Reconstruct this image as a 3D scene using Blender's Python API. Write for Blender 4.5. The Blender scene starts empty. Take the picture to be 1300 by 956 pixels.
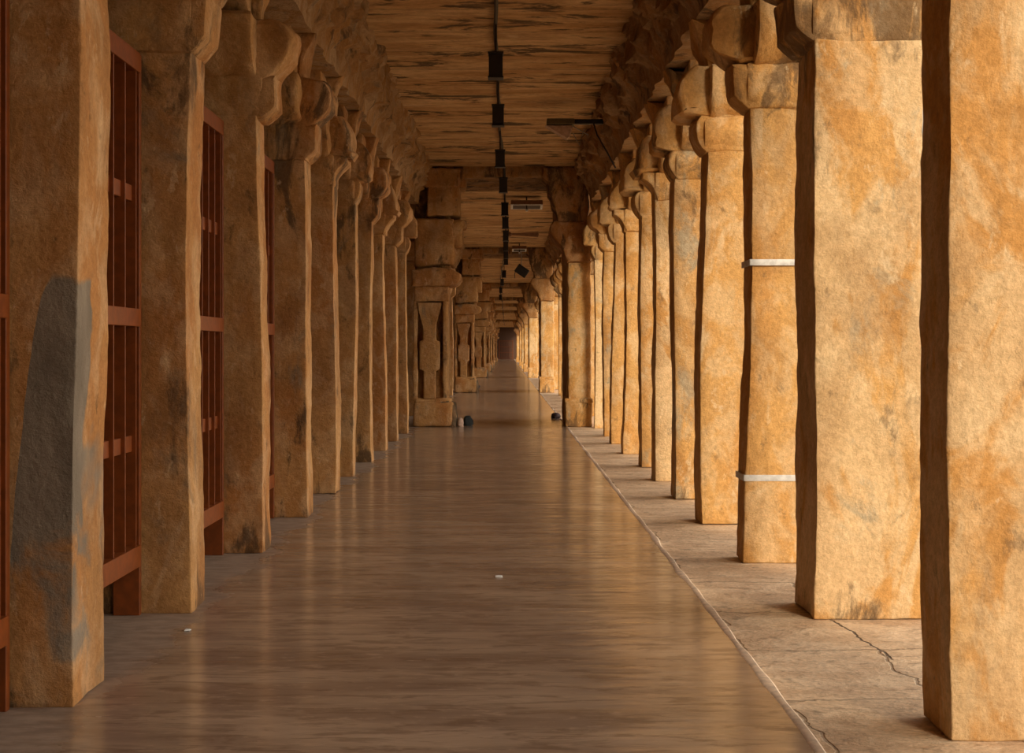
import bpy, math, random
from mathutils import Vector, Matrix, noise
random.seed(7)
S = bpy.context.scene
COL = S.collection
NOI = noise.noise

# ------------------------------------------------------------------ node helpers
def new_mat(name):
    m = bpy.data.materials.new(name); m.use_nodes = True
    nt = m.node_tree
    b = nt.nodes['Principled BSDF']
    return m, nt, b
def N(nt, t, **kw):
    n = nt.nodes.new(t)
    for k, v in kw.items():
        if k in n.inputs.keys(): n.inputs[k].default_value = v
        else: setattr(n, k, v)
    return n
def L(nt, a, b): nt.links.new(a, b)
def mapping(nt, scale=(1,1,1), loc=(0,0,0), src=None):
    if src is None: src = N(nt, 'ShaderNodeNewGeometry').outputs['Position']
    mp = N(nt, 'ShaderNodeMapping'); mp.inputs['Scale'].default_value = scale; mp.inputs['Location'].default_value = loc
    L(nt, src, mp.inputs['Vector']); return mp.outputs[0]
def noi(nt, vec, scale, detail=5, rough=.55, dist=0):
    n = N(nt, 'ShaderNodeTexNoise'); n.inputs['Scale'].default_value = scale; n.inputs['Detail'].default_value = detail
    n.inputs['Roughness'].default_value = rough; n.inputs['Distortion'].default_value = dist
    L(nt, vec, n.inputs['Vector']); return n.outputs['Fac']
def math_(nt, op, a, b=None, clamp=False):
    n = N(nt, 'ShaderNodeMath', operation=op); n.use_clamp = clamp
    for i, v in enumerate((a, b)):
        if v is None: continue
        if isinstance(v, (int, float)): n.inputs[i].default_value = v
        else: L(nt, v, n.inputs[i])
    return n.outputs[0]
def rng(nt, v, a, b, c=0., d=1.):
    n = N(nt, 'ShaderNodeMapRange'); n.interpolation_type = 'SMOOTHSTEP'
    for i, x in enumerate((v, a, b, c, d)):
        if isinstance(x, (int, float)): n.inputs[i].default_value = x
        else: L(nt, x, n.inputs[i])
    return n.outputs[0]
def mix(nt, f, a, b, mode='MIX'):
    n = N(nt, 'ShaderNodeMix', data_type='RGBA', blend_type=mode)
    for i, v in ((0, f), (6, a), (7, b)):
        if isinstance(v, (int, float)): n.inputs[i].default_value = v
        elif isinstance(v, tuple): n.inputs[i].default_value = (*v[:3], 1)
        else: L(nt, v, n.inputs[i])
    return n.outputs[2]
def bump(nt, h, strength, dist, prev=None):
    n = N(nt, 'ShaderNodeBump'); n.inputs['Strength'].default_value = strength; n.inputs['Distance'].default_value = dist
    L(nt, h, n.inputs['Height'])
    if prev is not None: L(nt, prev, n.inputs['Normal'])
    return n.outputs[0]

def stone_mat(name, ochre, orange, pale, grey, dark, rough=.8, bumpk=1., cement=False):
    """Weathered sandstone. Object colour R = paleness, G = greyness, B = dark staining."""
    m, nt, b = new_mat(name)
    oi = N(nt, 'ShaderNodeObjectInfo'); sc = N(nt, 'ShaderNodeSeparateColor'); L(nt, oi.outputs['Color'], sc.inputs[0])
    v = mapping(nt); vs = mapping(nt, (1, 1, .45), (3, 7, 1))
    n_big = noi(nt, vs, 1.5, 4, .5, .6); n_mid = noi(nt, mapping(nt, (1,1,.7), (11,2,5)), 4.2, 6, .6, .4)
    n_pal = noi(nt, mapping(nt, (1,1,.5), (21,8,3)), 2.1, 7, .6, .9); n_gry = noi(nt, mapping(nt, (1,1,.6), (5,31,9)), 2.6, 8, .68, .5)
    n_drk = noi(nt, mapping(nt, (1,1,.35), (15,1,19)), 3.1, 8, .7, .6)
    n_fin = noi(nt, v, 26, 5, .65); n_spk = noi(nt, v, 85, 3, .6)
    c = mix(nt, rng(nt, n_big, .38, .62), ochre, orange)
    c = mix(nt, math_(nt, 'MULTIPLY', rng(nt, n_mid, .45, .62), .45), c, pale)
    tp = math_(nt, 'SUBTRACT', .70, math_(nt, 'MULTIPLY', sc.outputs[0], .35))
    c = mix(nt, math_(nt, 'MULTIPLY', rng(nt, n_pal, tp, math_(nt, 'ADD', tp, .08)), .62), c, pale)
    tg = math_(nt, 'SUBTRACT', .73, math_(nt, 'MULTIPLY', sc.outputs[1], .32))
    c = mix(nt, math_(nt, 'MULTIPLY', rng(nt, n_gry, tg, math_(nt, 'ADD', tg, .12)), .8), c, grey)
    td = math_(nt, 'SUBTRACT', .74, math_(nt, 'MULTIPLY', sc.outputs[2], .34))
    pz = N(nt, 'ShaderNodeSeparateXYZ'); L(nt, N(nt, 'ShaderNodeNewGeometry').outputs['Position'], pz.inputs[0])
    soil = math_(nt, 'ADD', math_(nt, 'MULTIPLY', rng(nt, pz.outputs[2], 2.75, 3.15), .08), math_(nt, 'MULTIPLY', rng(nt, pz.outputs[2], .35, 0.), .10))
    td = math_(nt, 'SUBTRACT', td, soil)
    c = mix(nt, math_(nt, 'MULTIPLY', rng(nt, n_drk, td, math_(nt, 'ADD', td, .11)), .8), c, dark)
    n_low = noi(nt, mapping(nt, (1,1,.55), (2,61,7)), 1.7, 7, .62, .7)
    c = mix(nt, math_(nt, 'MULTIPLY', rng(nt, n_low, .47, .64), .42), c, mix(nt, .5, orange, dark))
    c = mix(nt, math_(nt, 'MULTIPLY', rng(nt, n_gry, .56, .66), math_(nt, 'MULTIPLY', sc.outputs[1], .75)), c, grey)
    c = mix(nt, 1., c, mix(nt, rng(nt, n_fin, .3, .7), (.86,.83,.78), (1.08,1.07,1.05)), 'MULTIPLY')
    c = mix(nt, .3, c, mix(nt, rng(nt, n_spk, .3, .65), (.72,.7,.66), (1.1,1.1,1.1)), 'MULTIPLY')
    n_blo = noi(nt, mapping(nt, (1,1,.6), (41,3,2)), 7.5, 6, .7, .3)
    c = mix(nt, math_(nt, 'MULTIPLY', rng(nt, n_blo, .60, .68), .55), c, pale)
    c = mix(nt, math_(nt, 'MULTIPLY', rng(nt, n_blo, .40, .30), .5), c, dark)
    if cement:   # smooth grey cement repair on the lower half of one pillar
        co = N(nt, 'ShaderNodeTexCoord').outputs['Object']; sx = N(nt, 'ShaderNodeSeparateXYZ'); L(nt, co, sx.inputs[0])
        w = noi(nt, mapping(nt, (1,1,1), (2,4,6)), 2.5, 3, .5)
        top = math_(nt, 'SUBTRACT', 1.85, math_(nt, 'MULTIPLY', math_(nt, 'POWER', math_(nt, 'MAXIMUM', math_(nt, 'SUBTRACT', .18, sx.outputs[0]), 0.), 2.), 36.))
        edge = math_(nt, 'SUBTRACT', math_(nt, 'ADD', top, math_(nt, 'MULTIPLY', math_(nt, 'SUBTRACT', w, .5), .25)), sx.outputs[2])
        low = math_(nt, 'ADD', math_(nt, 'SUBTRACT', sx.outputs[2], .45), math_(nt, 'MULTIPLY', math_(nt, 'SUBTRACT', n_mid, .5), 2.2))
        mk = math_(nt, 'MULTIPLY', rng(nt, edge, 0, .03), rng(nt, low, -.1, .3))
        ya = math_(nt, 'ADD', sx.outputs[1], math_(nt, 'MULTIPLY', math_(nt, 'SUBTRACT', w, .5), .3))
        mk = math_(nt, 'MULTIPLY', mk, math_(nt, 'SUBTRACT', 1., math_(nt, 'MULTIPLY', rng(nt, sx.outputs[0], .255, .262), rng(nt, ya, -.10, -.07))))
        cem = mix(nt, rng(nt, noi(nt, vs, 5, 6, .6), .35, .7), (.20,.155,.11), (.31,.245,.175))
        c = mix(nt, mk, c, cem)
    L(nt, c, b.inputs['Base Color']); b.inputs['Roughness'].default_value = rough
    b.inputs['Specular IOR Level'].default_value = .25
    pit = noi(nt, v, 9, 8, .7)
    nb = bump(nt, pit, .5*bumpk, .05); nb = bump(nt, n_fin, .5*bumpk, .012, nb); nb = bump(nt, n_spk, .3*bumpk, .004, nb)
    L(nt, nb, b.inputs['Normal'])
    return m

M = {}
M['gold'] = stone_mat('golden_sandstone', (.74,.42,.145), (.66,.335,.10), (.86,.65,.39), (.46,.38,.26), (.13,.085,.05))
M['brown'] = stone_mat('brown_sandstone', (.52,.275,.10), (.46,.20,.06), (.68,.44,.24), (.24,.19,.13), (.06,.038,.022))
M['cement'] = stone_mat('patched_sandstone', (.54,.29,.11), (.48,.22,.07), (.68,.44,.24), (.24,.19,.13), (.06,.038,.022), cement=True)
M['cornice'] = stone_mat('lime_plastered_stone', (.42,.225,.09), (.46,.23,.075), (.56,.38,.22), (.27,.2,.13), (.07,.045,.03), bumpk=1.6)

def simple(name, col, rough=.5, metal=0., emit=None):
    m, nt, b = new_mat(name)
    v = mapping(nt); f = noi(nt, v, 18, 4)
    L(nt, mix(nt, rng(nt, f, .3, .7), tuple(x*.8 for x in col), tuple(min(1, x*1.15) for x in col)), b.inputs['Base Color'])
    b.inputs['Roughness'].default_value = rough; b.inputs['Metallic'].default_value = metal
    return m
M['red'] = simple('red_oxide_paint', (.20,.045,.006), .42)
M['black'] = simple('black_housing', (.012,.010,.010), .5)
M['cable'] = simple('black_cable', (.02,.015,.012), .6)
M['white'] = simple('white_enamel', (.72,.70,.66), .4)
M['glass'] = simple('dark_lamp_glass', (.03,.015,.012), .6)
M['olive'] = simple('olive_brown_metal', (.12,.085,.03), .5)
M['board'] = simple('brown_board', (.20,.085,.03), .6)
M['steel'] = simple('pale_steel', (.5,.47,.42), .35, .6)
M['plastic'] = simple('clear_cover', (.55,.36,.26), .25)
M['cloth'] = simple('dark_cloth', (.03,.035,.035), .9)
M['paper'] = simple('white_paper', (.8,.78,.75), .8)
M['fawn'] = simple('crumpled_fawn_bag', (.5,.33,.24), .7)
M['clay'] = simple('dark_clay', (.05,.03,.03), .6)

# ceiling: transverse granite slabs with old streaked limewash
def ceiling_mat():
    m, nt, b = new_mat('streaked_ceiling_slabs')
    s1 = noi(nt, mapping(nt, (.5, 1.35, 1), (3,1,0)), 1.7, 10, .7, .5)
    s2 = noi(nt, mapping(nt, (.7, 2.3, 1), (9,2,0)), 2.0, 9, .7, .5)
    s3 = noi(nt, mapping(nt, (.5, 2.2, 1), (1,6,0)), 1.3, 5, .55, .2)
    fine = noi(nt, mapping(nt, (2, 3.5, 1)), 6, 7, .7)
    sx = N(nt, 'ShaderNodeSeparateXYZ'); L(nt, N(nt, 'ShaderNodeNewGeometry').outputs['Position'], sx.inputs[0])
    c = mix(nt, rng(nt, s3, .35, .65), (.60,.34,.14), (.76,.50,.25))
    c = mix(nt, math_(nt, 'MULTIPLY', rng(nt, s2, .42, .62), .55), c, (.33,.15,.05))
    c = mix(nt, math_(nt, 'MULTIPLY', rng(nt, s1, .545, .60), .9), c, (.085,.05,.025))
    c = mix(nt, math_(nt, 'MULTIPLY', rng(nt, s1, .40, .34), .7), c, (.72,.50,.28))
    j = math_(nt, 'ABSOLUTE', math_(nt, 'SUBTRACT', math_(nt, 'FRACT', math_(nt, 'MULTIPLY', math_(nt, 'ADD', sx.outputs[1], math_(nt, 'MULTIPLY', s2, .12)), 1/1.05)), .5))
    jm = rng(nt, j, .488, .497)
    c = mix(nt, math_(nt, 'MULTIPLY', jm, .8), c, (.03,.018,.01))
    c = mix(nt, .8, c, mix(nt, rng(nt, fine, .3, .7), (.8,.78,.75), (1.12,1.1,1.08)), 'MULTIPLY')
    L(nt, c, b.inputs['Base Color']); b.inputs['Roughness'].default_value = .8; b.inputs['Specular IOR Level'].default_value = .2
    nb = bump(nt, s1, .5, .05); nb = bump(nt, fine, .5, .02, nb)
    L(nt, nb, b.inputs['Normal']); return m
M['ceiling'] = ceiling_mat()

def floor_mat():
    m, nt, b = new_mat('polished_cement_floor')
    pos = N(nt, 'ShaderNodeNewGeometry').outputs['Position']
    s1 = noi(nt, mapping(nt, (.5, 2.4, 1)), 1.2, 8, .6, .4)
    s2 = noi(nt, mapping(nt, (1.2, 5, 1), (4,4,0)), 2.5, 8, .65, .6)
    s3 = noi(nt, mapping(nt, (1, 2, 1), (8,3,0)), 7, 7, .65)
    c = mix(nt, rng(nt, s1, .35, .65), (.27,.18,.122), (.42,.295,.20))
    c = mix(nt, math_(nt, 'MULTIPLY', rng(nt, s2, .48, .62), .6), c, (.15,.09,.055))
    c = mix(nt, math_(nt, 'MULTIPLY', rng(nt, s3, .52, .68), .5), c, (.50,.35,.24))
    sx = N(nt, 'ShaderNodeSeparateXYZ'); L(nt, pos, sx.inputs[0])
    # rough grey mortar left between the pillars on the left
    e = math_(nt, 'ADD', sx.outputs[0], math_(nt, 'MULTIPLY', math_(nt, 'SUBTRACT', noi(nt, mapping(nt, (1,1,1), (2,9,0)), 1.9, 5, .6), .5), .9))
    mk = math_(nt, 'MULTIPLY', rng(nt, e, -1.70, -1.84), .85)
    c = mix(nt, mk, c, mix(nt, rng(nt, s3, .35, .65), (.24,.165,.115), (.38,.27,.195)))
    L(nt, c, b.inputs['Base Color'])
    r = math_(nt, 'ADD', math_(nt, 'ADD', .12, math_(nt, 'MULTIPLY', rng(nt, s2, .35, .7), .15)), math_(nt, 'MULTIPLY', mk, .45))
    L(nt, r, b.inputs['Roughness']); b.inputs['Specular IOR Level'].default_value = .5
    wav = noi(nt, mapping(nt, (.7, 3.5, 1), (1,1,0)), 1.6, 4, .5, .3)
    nb = bump(nt, wav, .22, .03); nb = bump(nt, s3, .12, .006, nb)
    L(nt, nb, b.inputs['Normal']); return m
M['floor'] = floor_mat()

def paving_mat():
    m, nt, b = new_mat('rough_paving_slabs')
    v = mapping(nt)
    d = noi(nt, v, 1.4, 5, .6)
    vm = N(nt, 'ShaderNodeVectorMath', operation='ADD'); L(nt, v, vm.inputs[0])
    cb = N(nt, 'ShaderNodeCombineXYZ'); L(nt, math_(nt, 'MULTIPLY', d, .35), cb.inputs[0]); L(nt, math_(nt, 'MULTIPLY', noi(nt, mapping(nt, (1,1,1),(7,7,0)), 1.9, 5, .6), .3), cb.inputs[1])
    L(nt, cb.outputs[0], vm.inputs[1])
    br = N(nt, 'ShaderNodeTexBrick'); L(nt, vm.outputs[0], br.inputs['Vector'])
    br.inputs['Scale'].default_value = 1.; br.inputs['Mortar Size'].default_value = .012; br.inputs['Mortar Smooth'].default_value = .6
    br.inputs['Brick Width'].default_value = 1.35; br.inputs['Row Height'].default_value = 1.02
    br.inputs['Color1'].default_value = (0,0,0,1); br.inputs['Color2'].default_value = (1,1,1,1)
    sep = N(nt, 'ShaderNodeSeparateColor'); L(nt, br.outputs['Color'], sep.inputs[0])
    n1 = noi(nt, mapping(nt, (1,1.6,1)), 2.2, 7, .62, .5); n2 = noi(nt, v, 9, 8, .7); n3 = noi(nt, v, 40, 4, .6)
    c = mix(nt, rng(nt, n1, .35, .65), (.70,.47,.28), (.92,.68,.44))
    c = mix(nt, math_(nt, 'MULTIPLY', sep.outputs[0], .25), c, (.34,.22,.13))
    c = mix(nt, math_(nt, 'MULTIPLY', rng(nt, n2, .52, .66), .55), c, (.26,.165,.10))
    c = mix(nt, math_(nt, 'MULTIPLY', br.outputs['Fac'], .5), c, (.10,.06,.035))
    # one long crack running out from the foot of the second pillar
    sx = N(nt, 'ShaderNodeSeparateXYZ'); L(nt, N(nt, 'ShaderNodeNewGeometry').outputs['Position'], sx.inputs[0])
    line = math_(nt, 'ADD', math_(nt, 'SUBTRACT', sx.outputs[0], 1.80), math_(nt, 'MULTIPLY', math_(nt, 'SUBTRACT', sx.outputs[1], 7.7), .09))
    line = math_(nt, 'ABSOLUTE', math_(nt, 'ADD', line, math_(nt, 'MULTIPLY', math_(nt, 'SUBTRACT', noi(nt, v, 3, 4), .5), .16)))
    ck = math_(nt, 'MULTIPLY', rng(nt, line, .010, .004), math_(nt, 'MULTIPLY', rng(nt, sx.outputs[1], 6.75, 6.8), rng(nt, sx.outputs[1], 7.8, 7.75)))
    c = mix(nt, math_(nt, 'MULTIPLY', ck, .9), c, (.05,.03,.02))
    c = mix(nt, .7, c, mix(nt, rng(nt, n3, .3, .7), (.78,.77,.75), (1.15,1.13,1.1)), 'MULTIPLY')
    L(nt, c, b.inputs['Base Color']); b.inputs['Roughness'].default_value = .72
    nb = bump(nt, n1, .6, .05); nb = bump(nt, n2, .6, .02, nb); nb = bump(nt, math_(nt, 'SUBTRACT', 1., math_(nt, 'MAXIMUM', br.outputs['Fac'], ck)), .6, .02, nb)
    L(nt, nb, b.inputs['Normal']); return m
M['paving'] = paving_mat()
M['kerb'] = simple('pale_mortar_line', (.85,.64,.45), .7)
M['sand'] = simple('courtyard_sandstone', (.62,.47,.30), .9)
M['dark_wall'] = simple('dark_brown_wall', (.10,.05,.03), .9)  # even dark brown for the left room wall and the far end wall

# ------------------------------------------------------------------ mesh helpers
class MB:
    def __init__(s): s.v = []; s.f = []
    def add(s, vs, fs):
        o = len(s.v); s.v += [tuple(p) for p in vs]; s.f += [tuple(i+o for i in f) for f in fs]; return s
    def build(s, name, mat, parent=None, smooth=True, loc=None):
        me = bpy.data.meshes.new(name); me.from_pydata(s.v, [], s.f); me.validate(); me.update()
        import bmesh
        bm = bmesh.new(); bm.from_mesh(me); bmesh.ops.recalc_face_normals(bm, faces=bm.faces); bm.to_mesh(me); bm.free()
        me.materials.append(mat)
        if smooth: me.shade_smooth(); me.set_sharp_from_angle(angle=math.radians(38))
        o = bpy.data.objects.new(name, me); COL.objects.link(o)
        if parent: o.parent = parent
        if loc: o.location = loc
        return o
def coords(lo, hi, res, r):
    pts = [lo]
    if r > 0: pts += [lo+r*.35, lo+r]
    n = max(1, int((hi-lo-2*r)/res + .5))
    for i in range(1, n): pts.append(lo+r+(hi-lo-2*r)*i/n)
    if r > 0: pts += [hi-r, hi-r*.35]
    else: pass
    pts.append(hi); return pts
def rbox(mb, lo, hi, res=.1, r=.02, amp=0., freq=3., seed=0., warp=None, fine=0.):
    """rounded, rough-hewn block: surface lattice, rounded edges, noise pushed along the normal"""
    r = min(r, min(hi[i]-lo[i] for i in range(3))*.45)
    X, Y, Z = (coords(lo[i], hi[i], res, r) for i in range(3))
    idx = {}; vs = []; fs = []
    def vid(i, j, k):
        key = (i, j, k)
        if key in idx: return idx[key]
        p = Vector((X[i], Y[j], Z[k]))
        c = Vector([min(max(p[a], lo[a]+r), hi[a]-r) for a in range(3)])
        d = p-c; n = d.normalized() if d.length > 1e-9 else Vector((0,0,1))
        if r > 0: p = c+n*r
        if amp or fine:
            q = p*freq+Vector((seed*13.1, seed*7.7, seed*3.3))
            a_ = amp*(NOI(q)*1.1+NOI(q*2.3)*.5+NOI(q*5.1)*.25)
            if fine: a_ += fine*(NOI(q*9.)+.5*NOI(q*19.))
            p = p+n*a_
        if warp: p = warp(p)
        idx[key] = len(vs); vs.append(p); return idx[key]
    nx, ny, nz = len(X)-1, len(Y)-1, len(Z)-1
    for i in range(nx):
        for j in range(ny):
            for k in (0, nz):
                fs.append((vid(i,j,k), vid(i+1,j,k), vid(i+1,j+1,k), vid(i,j+1,k)))
    for i in range(nx):
        for k in range(nz):
            for j in (0, ny):
                fs.append((vid(i,j,k), vid(i+1,j,k), vid(i+1,j,k+1), vid(i,j,k+1)))
    for j in range(ny):
        for k in range(nz):
            for i in (0, nx):
                fs.append((vid(i,j,k), vid(i,j+1,k), vid(i,j+1,k+1), vid(i,j,k+1)))
    return mb.add(vs, fs)
def resample(pts, step):
    out = []
    n = len(pts)
    for i in range(n):
        a, b = Vector(pts[i]), Vector(pts[(i+1) % n]); k = max(1, int((b-a).length/step+.5))
        for t in range(k): out.append(a+(b-a)*t/k)
    return out
def prism(mb, prof, w0, w1, axis='x', res=.06, r=.025, amp=0., freq=4., seed=0., off=(0,0,0)):
    """profile (u,z) swept across w. axis 'x': u along x, w along y; axis 'y': u along y, w along x."""
    P = resample(prof, res); n = len(P)
    cen = sum(P, Vector((0,0)))/n
    nrm = []
    for i in range(n):
        t = (P[(i+1) % n]-P[i-1]).normalized(); nn = Vector((t.y, -t.x))
        if nn.dot(P[i]-cen) < 0: nn = -nn
        nrm.append(nn)
    secs = [(w0, r), (w0+r*.3, r*.3), (w0+r, 0)]
    k = max(1, int((w1-w0-2*r)/res+.5)); secs += [(w0+r+(w1-w0-2*r)*i/k, 0) for i in range(1, k)]
    secs += [(w1-r, 0), (w1-r*.3, r*.3), (w1, r)]
    vs = []; fs = []
    def put(u, z, w, nu, nz, nw):
        p = Vector((u, w, z)) if axis == 'x' else Vector((w, u, z))
        nv = Vector((nu, nw, nz)) if axis == 'x' else Vector((nw, nu, nz))
        if amp:
            q = p*freq+Vector((seed*5.3, seed*9.1, seed*2.7)); p = p+nv*amp*(NOI(q)+.5*NOI(q*2.4)+.25*NOI(q*5))
        return p+Vector(off)
    for w, ins in secs:
        for i in range(n):
            q = P[i]-nrm[i]*ins; vs.append(put(q.x, q.y, w, nrm[i].x, nrm[i].y, 0))
    m = len(secs)
    for s in range(m-1):
        for i in range(n):
            a = s*n+i; b = s*n+(i+1) % n; fs.append((a, b, b+n, a+n))
    for s, sg in ((0, -1), (m-1, 1)):
        # cap: rings shrinking to the centroid
        prev = [s*n+i for i in range(n)]
        for t in (.8, .5, .22):
            ring = []
            for i in range(n):
                q = cen+(P[i]-nrm[i]*r-cen)*t; ring.append(len(vs)); vs.append(put(q.x, q.y, secs[s][0], 0, 0, sg))
            for i in range(n): fs.append((prev[i], prev[(i+1) % n], ring[(i+1) % n], ring[i]))
            prev = ring
        c = len(vs); vs.append(put(cen.x, cen.y, secs[s][0], 0, 0, sg))
        for i in range(n): fs.append((prev[i], prev[(i+1) % n], c))
    return mb.add(vs, fs)
def tube(mb, pts, rad, seg=8):
    pts = [Vector(p) for p in pts]; vs = []; fs = []
    for i, p in enumerate(pts):
        t = (pts[min(i+1, len(pts)-1)]-pts[max(i-1, 0)]).normalized()
        up = Vector((0,0,1)) if abs(t.z) < .9 else Vector((1,0,0))
        a = t.cross(up).normalized(); b = t.cross(a)
        for k in range(seg):
            th = 2*math.pi*k/seg; vs.append(p+(a*math.cos(th)+b*math.sin(th))*rad)
    for i in range(len(pts)-1):
        for k in range(seg):
            q = i*seg+k; w = i*seg+(k+1) % seg; fs.append((q, w, w+seg, q+seg))
    fs.append(tuple(range(seg))); fs.append(tuple(range((len(pts)-1)*seg, len(pts)*seg)))
    return mb.add(vs, fs)
def lathe(mb, prof, seg=20, cen=(0,0), rough=0., seed=0):
    vs = []; fs = []
    for i, (r, z) in enumerate(prof):
        for k in range(seg):
            th = 2*math.pi*k/seg; rr = r
            if rough: rr *= 1+rough*NOI(Vector((math.cos(th)*1.5, math.sin(th)*1.5, z*6+seed)))
            vs.append((cen[0]+rr*math.cos(th), cen[1]+rr*math.sin(th), z))
    for i in range(len(prof)-1):
        for k in range(seg):
            q = i*seg+k; w = i*seg+(k+1) % seg; fs.append((q, w, w+seg, q+seg))
    fs.append(tuple(range(seg))); fs.append(tuple(range((len(prof)-1)*seg, len(prof)*seg)))
    return mb.add(vs, fs)
def empty(name, loc, label, cat, group=None, rz=0):
    o = bpy.data.objects.new(name, None); COL.objects.link(o); o.location = loc; o.rotation_euler.z = rz
    o.empty_display_size = .2
    return tag(o, label, cat, group)
def tag(o, label, cat, group=None):
    o['label'] = label; o['category'] = cat
    if group: o['group'] = group
    return o
def struct(o, label=None):
    o['kind'] = 'structure'
    if label: o['label'] = label; o['category'] = 'structure'
    return o
def copy_tree(o, parent=None):
    c = o.copy(); COL.objects.link(c)
    if parent: c.parent = parent
    for ch in list(o.children): copy_tree(ch, c)
    return c

# ------------------------------------------------------------------ pillars
W = .275            # half width across the corridor
ZS, ZL, ZU, ZI = 3.20, 3.50, 3.94, 4.34   # top of shaft, lower bracket, upper bracket, impost
def sym(half):      # mirror a half profile (u>=0, bottom to top) to a closed one
    return [(u, z) for u, z in half]+[(-u, z) for u, z in reversed(half)]
def arc(u0, z0, u1, z1, bulge, n=6):
    out = []
    for i in range(n+1):
        t = i/n; x = u0+(u1-u0)*t; z = z0+(z1-z0)*t
        nx, nz = (z1-z0), -(u1-u0); l = math.hypot(nx, nz)
        k = bulge*4*t*(1-t); out.append((x+nx/l*k, z+nz/l*k))
    return out
def shaft_mesh(depth, seed, res):
    mb = MB(); ph = seed*1.7
    def warp(p):
        t = p.z/ZS
        k = 1.03-.06*t
        x = p.x*k+.018*math.sin(ph+t*2.1)+.012*math.sin(ph*2+t*5)
        y = p.y*(1.02-.05*t)+.02*math.sin(ph*3+t*2.6)
        return Vector((x, y, p.z))
    rbox(mb, (-W, -depth/2, 0), (W, depth/2, ZS+.02), res, .008, .012, 2.2, seed, warp, .004 if res < .1 else 0)
    return mb
def lower_mesh(kind, depth, seed, res=.05):
    mb = MB(); h = depth/2
    if kind == 0:    # round cushion
        half = [(W-.05, ZS)]+arc(W-.01, ZS, W+.07, ZL-.04, .035)+[(W+.03, ZL+.02)]
        hy = [(h-.03, ZS)]+arc(h-.02, ZS, h+.02, ZL, .05)+[(h, ZL+.02)]
    elif kind == 1:  # stepped bracket
        half = [(W-.02, ZS)]+arc(W, ZS, W+.09, ZS+.09, .004, 3)+[(W+.10, ZL), (W+.10, ZL+.02)]
        hy = [(h-.02, ZS), (h+.02, ZS+.06), (h+.03, ZL), (h+.02, ZL+.02)]
    else:            # splayed block
        half = [(W-.02, ZS)]+arc(W-.01, ZS+.02, W+.14, ZL-.05, -.03, 5)+[(W+.14, ZL+.02)]
        hy = [(h-.02, ZS), (h+.03, ZS+.14), (h+.05, ZL+.02)]
    prism(mb, sym(half), -h-.015, h+.015, 'x', res, .03, .018, 4, seed)
    prism(mb, sym(hy), -W-.01, W+.01, 'y', res, .03, .018, 4, seed+4)
    return mb
def upper_mesh(kind, depth, seed, res=.05):
    mb = MB(); h = depth/2
    if kind == 0:    # flared lip at the bottom, domed sides
        half = [(W-.02, ZL), (W+.18, ZL), (W+.21, ZL+.05)]+arc(W+.18, ZL+.08, W+.08, ZU, .035)
    elif kind == 1:  # square step with a rounded shoulder
        half = [(W, ZL), (W+.16, ZL+.005), (W+.195, ZL+.03), (W+.20, ZL+.22)]+arc(W+.195, ZL+.24, W+.07, ZU, .03)
    else:            # rolled nose
        half = [(W-.02, ZL)]+arc(W+.05, ZL, W+.22, ZL+.16, .015)+[(W+.235, ZL+.3)]+arc(W+.23, ZL+.32, W+.14, ZU, .02, 4)
    arm = .24 if kind != 1 else .16
    hy = [(h-.02, ZL)]+arc(h, ZL, h+arm, ZL+.24, .05, 5)+[(h+arm, ZU-.03), (h+arm-.03, ZU)]
    prism(mb, sym(half), -h-.03, h+.03, 'x', res, .035, .045, 3.0, seed)
    prism(mb, sym(hy), -W+.03, W-.03, 'y', res, .035, .035, 3.3, seed+3)
    return mb
def impost_mesh(depth, seed, res=.07):
    mb = MB(); h = depth/2
    half = [(W-.02, ZU-.03), (W-.0, ZU+.1), (W+.03, ZU+.24), (W+.08, ZI)]
    prism(mb, sym(half), -h*.85, h*.85, 'x', res, .03, .045, 3, seed)
    hy = [(h-.04, ZU-.03)]+arc(h, ZU, h+.30, ZI-.08, .04, 5)+[(h+.32, ZI)]
    prism(mb, sym(hy), -W+.08, W-.08, 'y', res, .03, .02, 4, seed+2)
    return mb
def make_pillar(depth, kind, seed, res=.055):
    e = bpy.data.objects.new('stone_pillar', None); COL.objects.link(e); e.empty_display_size = .2
    shaft_mesh(depth, seed, res).build('shaft', M['gold'], e)
    lower_mesh(kind, depth, seed, max(.05, res*.9)).build('lower_bracket', M['gold'], e)
    upper_mesh((kind+seed) % 3, depth, seed+1, max(.05, res*.9)).build('upper_bracket', M['gold'], e)
    impost_mesh(depth, seed+2, max(.07, res)).build('impost_block', M['gold'], e)
    return e
def dress(root, mat, tint):
    for c in root.children:
        if c.name.startswith('strap'): continue
        c.material_slots[0].link = 'OBJECT'; c.material_slots[0].material = mat
        c.color = (*tint, 1) if c.name.startswith('shaft') else (tint[0]*.6, tint[1]*.8+.05, min(1, tint[2]+(.25 if mat is M['gold'] else -.1)), 1)

XR, XL = 1.70+W*1.13, -(1.80+W)
ordw = ['nearest', 'second', 'third', 'fourth', 'fifth', 'sixth', 'seventh', 'eighth', 'ninth', 'tenth', 'eleventh', 'twelfth']
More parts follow.
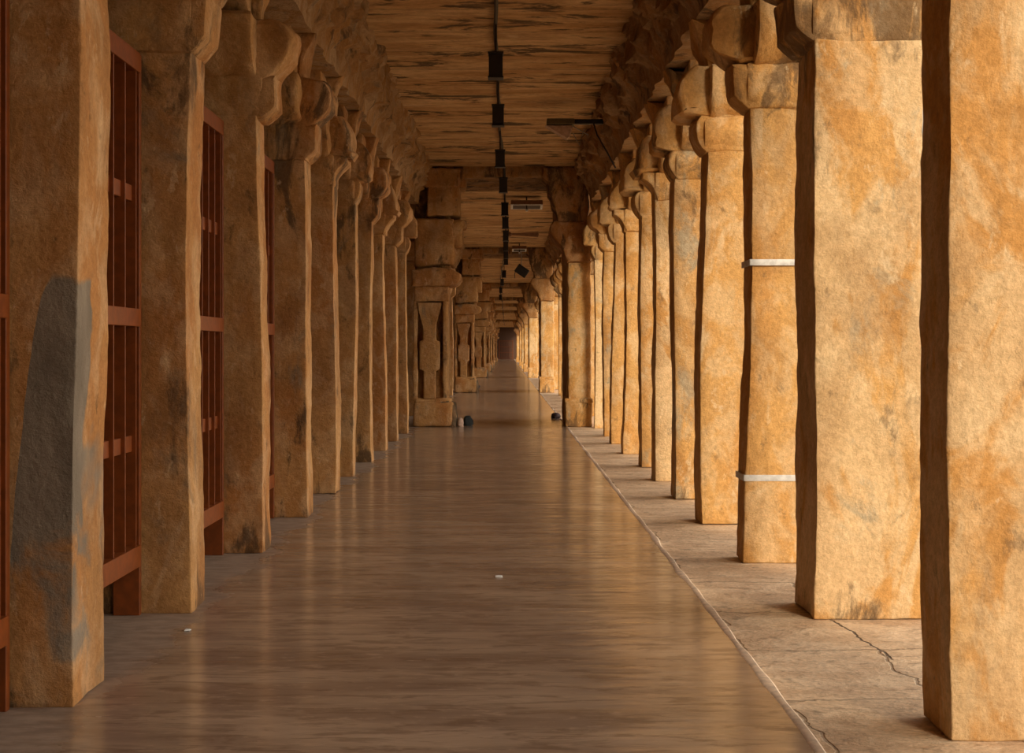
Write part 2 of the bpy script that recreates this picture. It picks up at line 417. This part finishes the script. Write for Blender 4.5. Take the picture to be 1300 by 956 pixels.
# right row: near face distance, depth, capital kind, tint, how it looks
right = [
 (5.38, .36, 1, (.75, .35, .05), 'broad pale golden stone pillar cut off by the right picture edge'),
 (7.76, .52, 1, (.72, .45, .50), 'golden pillar with pale and grey patches under a dark-stained capital, second in right row'),
 (9.85, .32, 1, (.35, .15, .12), 'golden stone pillar wrapped by two thin white metal straps, right row'),
 (11.98, .40, 0, (.40, .10, .05), 'orange-flecked golden pillar with bulbous capital just behind the strapped pillar'),
 (14.0, .40, 0, (.30, .75, .30), 'grey-speckled weathered pillar, fifth in the right row'),
 (15.93, .38, 2, (.65, .15, .05), 'golden pillar with pale blotches, sixth in the right row'),
 (17.8, .36, 0, (.40, .45, .15), 'greyish golden pillar, seventh in the right row'),
 (20.1, .36, 2, (.10, .05, .05), 'deep orange pillar, eighth in the right row'),
 (22.2, .36, 0, (.25, .10, .05), 'smooth orange-gold pillar, ninth in the right row'),
 (24.2, .34, 1, (.45, .65, .10), 'narrow grey-gold pillar, tenth in the right row'),
 (26.7, .34, 0, (.75, .35, .05), 'pale cream pillar beside the first right gateway pier, last of its bay')]
left = [
 (5.86, .45, 1, (.25, .35, .35), 'brown pillar with large grey cement patch, nearest in the left row'),
 (7.96, .38, 1, (.25, .35, .50), 'brown stained pillar between the first two red gates on the left'),
 (10.27, .32, 1, (.30, .40, .45), 'rough brown pillar with stepped capital, third in the left row'),
 (12.5, .36, 1, (.15, .35, .55), 'dark brown pillar standing just past the third red gate, fourth on left'),
 (14.5, .40, 2, (.20, .40, .50), 'mottled brown pillar, fifth in the left row'),
 (16.5, .32, 0, (.15, .45, .60), 'dark mottled pillar with thin lit edge, sixth in the left row'),
 (18.6, .36, 1, (.20, .30, .50), 'slim looking brown pillar, seventh in the left row'),
 (20.7, .34, 2, (.20, .30, .45), 'brown pillar with bright orange edge, eighth in the left row'),
 (22.8, .36, 1, (.15, .25, .45), 'brown pillar, ninth in the left row'),
 (24.9, .34, 0, (.15, .25, .45), 'brown pillar just before the carved left gateway pier, tenth in left row')]
near_pillars = []
def add_pillar(side, y, depth, kind, tint, label, seed, res, mat=None, group=None):
    p = make_pillar(depth, kind, seed, res)
    p.location = (XR if side > 0 else XL, y+depth/2, 0)
    if side > 0: p.scale.x = 1.13
    p['kind'] = 'thing'; tag(p, label, 'pillar', group)
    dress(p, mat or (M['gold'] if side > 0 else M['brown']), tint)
    near_pillars.append(p); return p
strapped = None
for i, (y, dp, k, t, lab) in enumerate(right):
    p = add_pillar(1, y, dp, k, t, lab, i*3+1, .055 if i < 6 else .08, group='stone pillars of the right row')
    if i == 2: strapped = p
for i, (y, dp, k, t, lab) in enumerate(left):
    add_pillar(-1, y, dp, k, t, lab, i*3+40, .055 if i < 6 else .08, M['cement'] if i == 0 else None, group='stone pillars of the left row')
# straps round the third right pillar
for z in (2.115, .598):
    mb = MB(); dx, dy = W*(1.03-.06*z/ZS)+.012, .16+.013; sx = .018*math.sin(7*1.7+z/ZS*2.1)+.012*math.sin(7*3.4+z/ZS*5); sy = .02*math.sin(7*5.1+z/ZS*2.6)
    for lo, hi in (((-dx, -dy-.003), (dx, -dy+.004)), ((-dx, dy-.004), (dx, dy+.003)), ((-dx-.003, -dy), (-dx+.004, dy)), ((dx-.004, -dy), (dx+.003, dy))):
        rbox(mb, (lo[0]+sx, lo[1]+sy, z-.022), (hi[0]+sx, hi[1]+sy, z+.022), .1, .002)
    o = mb.build('strap', M['white'], strapped); o['label'] = 'white metal strap'
# pillars of the farther bays: copies of low detail sources
far_src = []
far_specs = []
bays = [(31.6, 47.6, 'second'), (52.8, 73.0, 'third'), (78.5, 93.5, 'fourth'), (98.2, 106.5, 'fifth'), (111.4, 125.5, 'sixth'), (130.4, 164, 'seventh'), (169.4, 219, 'last')]
for b, (y0, y1, bn) in enumerate(bays):
    n = max(2, int((y1-y0)/2.12)); 
    for side in (1, -1):
        for i in range(n):
            far_specs.append((side, y0+(y1-y0)*i/n, b, bn))
protos = []
for j in range(4):
    protos.append(make_pillar(.36, j % 3, 80+j*5, .16 if j < 4 else .2))
used = set()
for q, (side, y, b, bn) in enumerate(far_specs):
    j = q % 4
    if j in used: p = copy_tree(protos[j])
    else: p = protos[j]; used.add(j)
    p.location = (XR if side > 0 else XL, y+.2, 0)
    sd = 'right' if side > 0 else 'left'
    if side > 0: p.scale.x = 1.13
    p['kind'] = 'thing'; tag(p, f'small distant stone pillar in the {sd} row of the {bn} bay from the front', 'pillar', f'far pillars of the {bn} bay, {sd} row')
    dress(p, M['gold'] if side > 0 else M['brown'], (random.uniform(.2,.7), random.uniform(.1,.5), random.uniform(.05,.4)))
# the colonnade goes on beside and behind the camera
for side in (1, -1):
    for y in (3.3, 1.2, -.9):
        p = copy_tree(protos[(q := q+1) % 4]); p.location = (XR if side > 0 else XL, y, 0); p.scale.x = 1.13 if side > 0 else 1
        p['kind'] = 'thing'; tag(p, f'stone pillar of the {"right" if side > 0 else "left"} row standing beside the viewpoint', 'pillar', 'pillars beside the viewpoint')
        dress(p, M['gold'] if side > 0 else M['brown'], (.5, .3, .2))

# ------------------------------------------------------------------ red gates between the left pillars
GX = -2.07
def make_gate(y0, y1):
    g = empty('metal_gate', (GX, (y0+y1)/2, 0), '', 'gate')
    h = (y1-y0)/2; zb, zt = .30, 3.17
    def bx(name, lo, hi, r=.004):
        mb = MB(); rbox(mb, lo, hi, .6, r); return mb.build(name, M['red'], g, smooth=False)
    for s in (-1, 1):
        yy = s*(h-.03); bx('post', (-.15, yy-.022, 0), (0, yy+.022, zt))
    bx('top_rail', (-.07, -h+.05, zt-.11), (.006, h-.05, zt))
    bx('middle_rail', (-.07, -h+.05, 1.63), (.010, h-.05, 1.73))
    bx('bottom_rail', (-.07, -h+.05, zb-.02), (.010, h-.05, zb+.10))
    for z in (.93, 2.33): bx('cross_rail', (-.05, -h+.05, z), (-.024, h-.05, z+.09))
    n = int((2*h-.1)/.19)
    for i in range(n):
        yy = -h+.12+(2*h-.24)*i/(n-1)
        bx('bar', (-.085, yy-.006, zb+.02), (0, yy+.006, zt-.03), .002)
    return g
gate_labels = ['dark red barred metal gate cut off at the left picture edge',
               'tall red barred gate between the cement-patched pillar and the next pillar',
               'tall red barred gate standing second of those fully visible on the left',
               'narrow glimpse of a red gate behind the third left pillar',
               'red barred gate almost hidden behind the fourth left pillar']
ys = [(4.0, 5.86)]+[(left[i][0]+left[i][1], left[i+1][0]) for i in range(4)]
for (a, b_), lab in zip(ys, gate_labels):
    g = make_gate(a+.04, b_-.03); g['label'] = lab; g['group'] = 'red gates between the left pillars'

# ------------------------------------------------------------------ beams and cornice over each row
CE = 5.07
def beam_run(name, side, y0, y1, step, amp):
    """beam resting on the imposts with the lumpy plastered cornice leaning in to the ceiling"""
    xin = 1.62 if side > 0 else 1.74
    xc = 1.36 if side > 0 else 1.50
    prof = [(xin+.66, ZI), (xin+.33, ZI), (xin, ZI), (xin-.01, ZI+.12), (xin-.02, ZI+.22)]
    prof += [(xin-.05, ZI+.28), (xin-.12, ZI+.38), (xin-.17, ZI+.50), (xc+.03, ZI+.62), (xc, CE-.03), (xc, CE+.10)]
    P = [Vector(prof[0])]
    for i in range(1, len(prof)):
        a, b = Vector(prof[i-1]), Vector(prof[i]); k = max(1, int((b-a).length/(.06 if step < .2 else .15)))
        for t in range(1, k+1): P.append(a+(b-a)*t/k)
    P += [Vector((xin+.66, CE+.10))]
    n = len(P); vs = []; fs = []; m = int((y1-y0)/step)
    for s in range(m+1):
        y = y0+(y1-y0)*s/m
        for i, p in enumerate(P):
            w = max(0, min(1, (p.y-ZI-.05)/.3)) if i < n-2 else 0
            if p.x > xin+.1: w = 0
            q = Vector((p.x*1.2, y*.9, p.y*1.4+side*9)); 
            d = NOI(q*1.3)*.6+(.35-abs(NOI(q*2.6+Vector((0,NOI(q*1.7)*.8,0)))))*1.1+NOI(q*6)*.35+.2*NOI(q*13)
            # drooping plaster tongues above each span
            tongue = .05*NOI(Vector((y*3.2, side*5, p.y*.6)))
            dd = amp*d*w+tongue*(1-w)*(1 if i > 3 else 0) + .012*NOI(q*4)
            vs.append((side*(p.x-dd), y, p.y-(dd*.7 if w > .2 else 0) ))
    for s in range(m):
        for i in range(n):
            a = s*n+i; b = s*n+(i+1) % n; fs.append((a, b, b+n, a+n))
    fs.append(tuple(range(n))); fs.append(tuple(range(m*n, (m+1)*n)))
    mb = MB(); mb.add(vs, fs); o = mb.build(name, M['cornice'])
    o.color = (.6, .45, .35, 1); o['kind'] = 'structure'; return o
tn = 1
segs = [(-3, 27.2, .05, .19), (30.2, 48.7, .16, .14), (51.9, 74.4, .3, .12), (77.5, 94.8, .4, .1), (96, 221, .8, .08)]
for side in (1, -1):
    for (a, b_, st, am) in segs:
        beam_run(f'trim_{tn}', side, a, b_, st, am); tn += 1

# ------------------------------------------------------------------ setting
def slab(name, lo, hi, mat, res=None, amp=0, label=None):
    mb = MB(); rbox(mb, lo, hi, res or 100, 0 if not amp else .01, amp)
    o = mb.build(name, mat, smooth=False); o['kind'] = 'structure'; return o
slab('floor', (-5.2, -3, -.3), (1.17, 222, 0), M['floor'])
slab('floor_paving', (1.17, -3, -.3), (3.1, 222, -.004), M['paving'])
slab('ceiling', (-5.2, -3, CE), (3.2, 222, CE+.3), M['ceiling'])
slab('wall_left', (-5.4, -3, -.3), (-5.2, 222, CE+.3), M['dark_wall'])
slab('light_block_back', (-5.4, -3.2, -.3), (3.2, -3, CE+.3), M['cornice'])  # unseen wall added behind the camera to cut light on the left pillar fronts
slab('wall_front', (-5.4, 222, -.3), (3.2, 222.3, CE+.3), M['dark_wall'])
slab('ground', (3.1, -40, -.7), (60, 260, -.5), M['sand'])
# pale mortar line where the polished floor meets the rough paving
mb = MB(); vs = []; fs = []; n = 900
for i in range(n+1):
    y = 4+(221-4)*(i/n)**2.0; w = .013+.012*NOI(Vector((y*2.3, 0, 4))); c = 1.175+.018*NOI(Vector((y*1.1, 3, 0)))
    for x, z in ((c-w-.012, -.002), (c-w, .005), (c+w, .006), (c+w+.016, -.008)): vs.append((x, y, z))
for i in range(n):
    for k in range(3): a = i*4+k; fs.append((a, a+1, a+5, a+4))
mb.add(vs, fs); struct(mb.build(f'trim_{tn}', M['kerb'])); tn += 1

# ------------------------------------------------------------------ gateway piers between bays
def left_pier():
    e = bpy.data.objects.new('gateway_pier', None); COL.objects.link(e)
    def part(name, boxes, mat=M['brown'], tint=(.25,.3,.35), r=.03, amp=.02, res=.07):
        mb = MB()
        for n_, (lo, hi) in enumerate(boxes): rbox(mb, lo, hi, res, r, amp, 3.5, n_+len(name))
        o = mb.build(name, mat, e); o.color = (*tint, 1); return o
    part('base', [((-1.82, 0, 0), (-1.04, .9, .48)), ((-1.80, .04, .44), (-1.08, .86, .56))], r=.06, tint=(.3,.5,.2))
    mb = MB(); prism(mb, [(-1.32, .0), (-1.00, .0), (-.98, .2), (-1.02, .42), (-1.12, .54), (-1.3, .5)], .02, .95, 'x', .06, .05, .03, 5, 3)
    mb.build('base_boss', M['brown'], e)
    part('shaft', [((-1.82, .22, .5), (-1.14, .92, 2.5))], tint=(.1,.3,.6))
    mb = MB()    # pilaster carved in relief with flared head, square band and stem
    half = [(.12,.54),(.12,1.08),(.13,1.09),(.19,1.12),(.20,1.16),(.20,1.62),(.19,1.66),(.13,1.69),(.13,2.12),(.17,2.25),(.23,2.34),(.23,2.42)]
    prof = [(-1.50+u, z) for u, z in half]+[(-1.50-u, z) for u, z in reversed(half)]
    prism(mb, prof, .04, .3, 'x', .06, .02, .006, 5, 1)
    mb.build('pilaster', M['brown'], e).color = (.3,.4,.2,1)
    part('side_panel', [((-1.82, .06, .5), (-1.73, .3, 2.45)), ((-1.24, .06, .5), (-1.16, .3, 2.45))], tint=(.1,.3,.6), r=.015)
    part('neck', [((-1.80, .06, 2.44), (-1.12, .9, 2.74))])
    mb = MB(); prism(mb, [(-1.84,2.73),(-1.1,2.73),(-.96,2.78),(-.88,2.86),(-.90,2.98),(-1.1,3.08),(-1.4,3.10),(-1.84,3.05)], -.06, .95, 'x', .05, .05, .02, 4, 5)
    mb.build('capital', M['brown'], e).color = (.35,.4,.3,1)
    part('corbel', [((-1.80, .06, 3.14), (-1.02, .92, 4.06)), ((-1.3, .1, 3.5), (-.86, .88, 4.02)), ((-1.3, .12, 3.9), (-.80, .86, 4.05))], tint=(.3,.3,.3), r=.05, amp=.04)
    part('bracket', [((-1.55, .02, 4.11), (-.92, .95, 4.72)), ((-1.6, -.04, 4.66), (-.82, 1., CE-.04))], tint=(.3,.3,.3), r=.04, amp=.035)
    part('backing', [((-1.8, .3, 2.9), (-1.1, .9, 4.9))], tint=(.1,.3,.6), amp=0)
    return e
def right_pier(deep=3.):
    e = bpy.data.objects.new('gateway_pier', None); COL.objects.link(e)
    def part(name, boxes, tint=(.4,.4,.3), r=.03, amp=.02, res=.07, mat=M['brown']):
        mb = MB()
        for n_, (lo, hi) in enumerate(boxes): rbox(mb, lo, hi, res, r, amp, 3.5, n_+len(name)+6)
        o = mb.build(name, mat, e); o.color = (*tint, 1); return o
    part('base', [((1.15, 0, 0), (1.67, .75, .52)), ((1.13, -.02, .46), (1.68, .77, .56))], mat=M['gold'], tint=(.2,.5,.5))
    part('shaft', [((1.20, .06, .5), (1.65, .72, 3.22))], tint=(.5,.45,.25), mat=M['gold'])
    mb = MB(); prism(mb, [(1.18,3.2),(1.66,3.2),(1.68,3.9),(1.55,4.0),(.92,4.0),(.86,3.93),(.84,3.80),(.90,3.68),(1.0,3.58),(1.08,3.48),(1.12,3.36)], -.04, .9, 'x', .05, .05, .02, 4, 8)
    mb.build('capital', M['brown'], e).color = (.3,.35,.3,1)
    mb = MB(); prism(mb, [(1.0,3.98),(1.6,3.98),(1.6,CE-.02),(.70,CE-.02),(.70,4.86),(.80,4.78),(.82,4.55),(.88,4.47),(.9,4.3),(.97,4.2)], .0, .95, 'x', .06, .03, .02, 4, 9)
    mb.build('bracket', M['brown'], e).color = (.2,.3,.6,1)
    part('rear_wall', [((1.20, .7, 0), (1.62, deep, 4.0)), ((1.0, .9, 3.9), (1.62, deep, CE-.03))], tint=(.1,.3,.5), res=.15)
    return e
pl = pr = None
piers = [(27.15, 'first', 3.1), (48.7, 'second', 3.1), (74.4, 'third', 3.), (94.8, 'fourth', 1.5), (108, 'fifth', 2), (127, 'sixth', 2), (166, 'seventh', 2)]
for i, (y, nm, dp) in enumerate(piers):
    if pl is None:
        pl = left_pier(); pr = right_pier(); a, b_ = pl, pr
    else: a, b_ = copy_tree(pl), copy_tree(pr)
    a.location = (0, y, 0); b_.location = (0, y, 0); a['kind'] = b_['kind'] = 'thing'
    tag(a, ['carved left pier with relief pilaster and stacked corbels, ending the nearest bay', 'second left gateway pier, seen smaller beyond the first one', 'third left gateway pier, small and farther down the corridor'][i] if i < 3 else f'tiny {nm} left gateway pier far down the corridor', 'pier', 'gateway piers between the bays')
    tag(b_, ['tall right pier with curled capital and deep dark inner side, ending the nearest bay', 'second right gateway pier with orange shaft, beyond the first one', 'third right gateway pier, small orange shaft farther on'][i] if i < 3 else f'tiny {nm} right gateway pier far down the corridor', 'pier', 'gateway piers between the bays')
    mb = MB(); rbox(mb, (-1.6, y+.05, 4.86), (1.6, y+dp*.8, CE+.02), .15, .03, .02, 3, i)
    o = mb.build(f'trim_{tn}', M['cornice']); o.color = (.2,.3,.5,1); o['kind'] = 'structure'; tn += 1

# ------------------------------------------------------------------ ceiling cable and hanging black fittings
pts = []
def cable_x(y):
    for (a, xa), (b, xb) in zip([(-3,-.13),(15,-.115),(23,-.10),(27,-.045),(36,-.02),(50,-.02),(56,-.14),(66,-.26),(80,-.36),(95,-.30),(130,-.3),(165,-.3)], [(15,-.115),(23,-.10),(27,-.045),(36,-.02),(50,-.02),(56,-.14),(66,-.26),(80,-.36),(95,-.30),(130,-.3),(165,-.3),(222,-.3)]):
        if a <= y <= b: return xa+(xb-xa)*(y-a)/(b-a)
    return 0
def cable_z(y):
    z = CE-.05
    for (p, _, dp) in piers:
        if p-.2 < y < p+dp*.8+.1: z = 4.80
    if 50 < y: z -= .08*(1+math.sin(y*.9))*.5
    return z
y = 4.
while y < 200:
    pts.append((cable_x(y)+.012*math.sin(y*1.9), y, cable_z(y))); y += .35
mb = MB(); tube(mb, pts, .021, 8)
tag(mb.build('power_cable', M['cable']), 'long black cable running down the middle of the streaked ceiling', 'cable')
def make_fitting(zc):
    e = bpy.data.objects.new('hanging_lantern', None); COL.objects.link(e)
    mb = MB(); rbox(mb, (-.075, -.075, -.13), (.075, .075, .12), .1, .008); mb.build('housing', M['black'], e, smooth=False)
    mb = MB(); rbox(mb, (-.084, -.084, .115), (.084, .084, .14), .1, .006); mb.build('cap', M['black'], e, smooth=False)
    mb = MB(); rbox(mb, (-.084,-.084,-.142), (.084,.084,-.122), .1, .006); mb.build('rim', M['black'], e, smooth=False)
    mb = MB(); tube(mb, [(0,0,.13), (0,0,.445)], .012, 8); mb.build('stem', M['cable'], e)
    return e
f0 = None; fy = [15.0, 18.2, 22.3, 25.9, 30.3, 33.6, 37.4, 41.2, 44.6, 47.9, 53.5, 60, 68, 77.4]
for i, y in enumerate(fy):
    o = f0 = make_fitting(0) if f0 is None else f0
    if i: o = copy_tree(f0)
    o.location = (cable_x(y), y, 4.55 if y < 50 else 4.40)
    ds = ['nearest and largest', 'second', 'third', 'fourth', 'fifth', 'sixth', 'seventh', 'eighth', 'ninth', 'tenth']
    lab = f'black box lantern hanging from the ceiling cable, {ds[i]} from the front' if i < 10 else 'tiny black box lantern hanging far along the ceiling cable'
    tag(o, lab, 'lantern', 'black lanterns along the ceiling cable')

# ------------------------------------------------------------------ other lamps
def panel_lamp(loc, w, d, tilt, label):
    tilt *= .35
    e = empty('floodlight', loc, label, 'lamp', 'white framed floodlights under the ceiling'); e.rotation_euler = (tilt, 0, 0)
    mb = MB(); rbox(mb, (-w/2, -d/2, 0), (w/2, d/2, .10), .3, .015); mb.build('housing', M['board'], e, smooth=False)
    mb = MB(); t = .05
    for lo, hi in (((-w/2,-d/2),(w/2,-d/2+t)), ((-w/2,d/2-t),(w/2,d/2)), ((-w/2,-d/2+t*.8),(-w/2+t,d/2-t*.8)), ((w/2-t,-d/2+t*.8),(w/2,d/2-t*.8))):
        rbox(mb, (*lo, -.015), (*hi, .004), .3, .003)
    mb.build('frame', M['white'], e, smooth=False)
    mb = MB(); rbox(mb, (-w/2+t*.9, -d/2+t*.9, -.006), (w/2-t*.9, d/2-t*.9, .002), .3, .001); mb.build('pane', M['glass'], e, smooth=False)
    mb = MB(); tube(mb, [(0, -d/2+.06, 0), (0, -d/2+.05, -.1)], .014); tube(mb, [(0,0,.1),(0,.0,.28)], .015); mb.build('bracket', M['cable'], e)
    mb = MB(); lathe(mb, [(.01,-.16),(.03,-.15),(.036,-.13),(.03,-.11),(.01,-.1)], 12, (0,-d/2+.05)); mb.build('bulb', M['white'], e)
    return e
panel_lamp((.47, 32.6, 4.84), .74, .55, math.radians(-16), 'wide white-framed rectangular floodlight under the second bay ceiling')
panel_lamp((.43, 46.8, 4.84), .48, .50, math.radians(-16), 'smaller white-framed floodlight farther back, just before the second gateway')
e = empty('ceiling_fan', (.05, 39.2, 4.74), 'dark brown blade of a fan hanging beside the ceiling cable, between the floodlights', 'fan')
mb = MB(); lathe(mb, [(.03,-.07),(.09,-.05),(.10,0),(.07,.05),(.02,.07),(.02,.22)], 16); mb.build('hub', M['board'], e)
for a in (4,):
    mb = MB(); prism(mb, [(.06,-.02),(.84,-.075),(.86,0),(.84,.075),(.06,.03)], -.008, .008, 'x', .15, .003)
    o = mb.build('blade', M['board'], e); o.rotation_euler = (math.radians(25), 0, math.radians(a))
for a in (100, 262):
    mb = MB(); prism(mb, [(.06,-.02),(.84,-.075),(.86,0),(.84,.075),(.06,.03)], -.008, .008, 'x', .15, .003)
    o = mb.build('blade', M['board'], e); o.rotation_euler = (math.radians(80), 0, math.radians(a))
# black floodlight hanging skew by the second gateway
e = empty('hanging_floodlight', (.53, 48.2, 4.22), 'black square floodlight hanging askew in front of the second gateway', 'lamp')
mb = MB(); rbox(mb, (-.22, -.08, -.15), (.22, .08, .15), .2, .03); o = mb.build('housing', M['black'], e, smooth=False); o.rotation_euler = (.3, math.radians(35), 0)
mb = MB(); tube(mb, [(0,0,.08),(-.02,0,.3),(0,.05,.84)], .018); mb.build('bracket', M['steel'], e)
mb = MB(); tube(mb, [(-.2,0,.05),(-.25,0,-.12),(-.24,0,-.25)], .012); mb.build('flex', M['cable'], e)
# lamp on a bracket at the right cornice
e = empty('bracket_lamp', (.78, 20.2, 4.78), 'olive bracket lamp with slanted clear cover sticking out from the right cornice', 'lamp')
mb = MB(); rbox(mb, (-.20,-.14,-.04), (.20,.14,.045), .2, .012); mb.build('housing', M['olive'], e, smooth=False)
mb = MB(); prism(mb, [(-.22,-.05),(.16,-.05),(.17,-.09),(.13,-.22),(.09,-.24)], -.12, .12, 'x', .08, .01); mb.build('cover', M['plastic'], e)
mb = MB(); rbox(mb, (.19,-.05,-.02), (.62,.05,.05), .2, .01); mb.build('arm', M['black'], e, smooth=False)
mb = MB(); tube(mb, [(.15,-.1,-.05),(.40,-.1,-.19)], .008); tube(mb, [(.18,-.06,-.16),(.27,-.06,-.33),(.34,-.06,-.1)], .008); mb.build('brace', M['steel'], e)
mb = MB(); tube(mb, [(.47,-.12,-.02),(.52,-.16,-.2),(.66,-.2,-.45),(.78,-.22,-.68)], .011); mb.build('flex', M['cable'], e)

# ------------------------------------------------------------------ small things on the floor
def lump(name, loc, sx, sy, sz, mat, seed, label, cat):
    mb = MB()
    prof = [(.02,0),(.9,0),(1,.15),(.98,.45),(.8,.8),(.45,.97),(.05,1)]
    lathe(mb, [(r, z) for r, z in prof], 18, (0,0), .35, seed)
    mb.v = [(x*sx, y*sy, z*sz) for x, y, z in mb.v]
    o = mb.build(name, mat); o.location = loc; return tag(o, label, cat)
lump('cloth_bundle', (-.76, 27.6, 0), .10, .10, .20, M['cloth'], 1, 'small dark bundle on the floor by the left gateway pier', 'bundle')
lump('crumpled_bag', (-.90, 27.3, 0), .07, .08, .17, M['fawn'], 5, 'small crumpled pinkish bag beside the dark bundle', 'bag')
lump('dark_stone', (1.08, 30.6, 0), .11, .12, .12, M['clay'], 9, 'small dark stone at the rear foot of the right gateway pier', 'stone')
mb = MB(); lathe(mb, [(.05,0),(.10,.02),(.15,.10),(.17,.17),(.155,.17),(.12,.08),(.03,.04)], 20)
o = mb.build('clay_bowl', M['clay']); o.location = (-1.14, 52.0, 0); tag(o, 'small dark bowl on the floor by the second left gateway', 'bowl')
mb = MB(); rbox(mb, (-.022,-.03,0), (.022,.03,.006), .01, .002, .004, 20, 2); o = mb.build('paper_scrap', M['paper']); o.location = (-.05, 9.22, .001)
tag(o, 'tiny white paper scrap lying on the polished floor', 'paper')
mb = MB(); rbox(mb, (-.015,-.02,0), (.015,.02,.006), .01, .002, .004, 20, 5); o = mb.build('paper_scrap', M['paper']); o.location = (-1.70, 7.45, .001)
tag(o, 'tiny pale paper scrap on the floor near the second left pillar', 'paper')

# far end gate
e = empty('metal_gate', (-.1, 220.6, 0), 'dark barred gate closing the far end of the corridor', 'gate')
for x in (-1.1, 1.1):
    mb = MB(); rbox(mb, (x-.06,-.05,0), (x+.06,.05,3.0), 1, .01); mb.build('post', M['red'], e, smooth=False)
for z in (.1, 1.0, 1.9, 2.85):
    mb = MB(); rbox(mb, (-1.1,-.03,z), (1.1,.03,z+.09), 1, .01); mb.build('rail', M['red'], e, smooth=False)
for i in range(9):
    mb = MB(); x = -.96+i*.24; rbox(mb, (x-.025,-.02,.1), (x+.025,.02,2.9), 1, .005); mb.build('bar', M['red'], e, smooth=False)

# ------------------------------------------------------------------ light
w = bpy.data.worlds.new('World'); S.world = w; w.use_nodes = True
nt = w.node_tree; bg = nt.nodes['Background']
co = N(nt, 'ShaderNodeTexCoord'); sx = N(nt, 'ShaderNodeSeparateXYZ'); L(nt, co.outputs['Generated'], sx.inputs[0])
L(nt, mix(nt, rng(nt, sx.outputs[2], -.1, .8), (1., .87, .68), (.90, .90, .90)), bg.inputs[0])
L(nt, math_(nt, 'ADD', .55, math_(nt, 'MULTIPLY', rng(nt, sx.outputs[0], .45, .95), 3.5)), bg.inputs[1])
sun = bpy.data.lights.new('sun', 'SUN'); sun.energy = 2.5; sun.angle = math.radians(14); sun.color = (1, .86, .66)
so = bpy.data.objects.new('sun', sun); COL.objects.link(so)
so.rotation_euler = Vector((-.39, .92, -.36)).to_track_quat('-Z', 'Y').to_euler()

cam = bpy.data.cameras.new('camera'); co = bpy.data.objects.new('camera', cam); COL.objects.link(co); S.camera = co
co.location = (0, 0, 1.5); co.rotation_euler = (math.pi/2, 0, 0)
cam.sensor_width = 36; cam.lens = 1773/1300*36; cam.shift_x = 7/1300; cam.shift_y = -34/1300; cam.clip_end = 600
S.view_settings.view_transform = 'Standard'; S.view_settings.look = 'None'; S.view_settings.gamma = 1; S.view_settings.use_curve_mapping = False
S.view_settings.exposure = 0.04
S.cycles.use_denoising = True
S.cycles.max_bounces = 6; S.cycles.diffuse_bounces = 2; S.cycles.glossy_bounces = 3
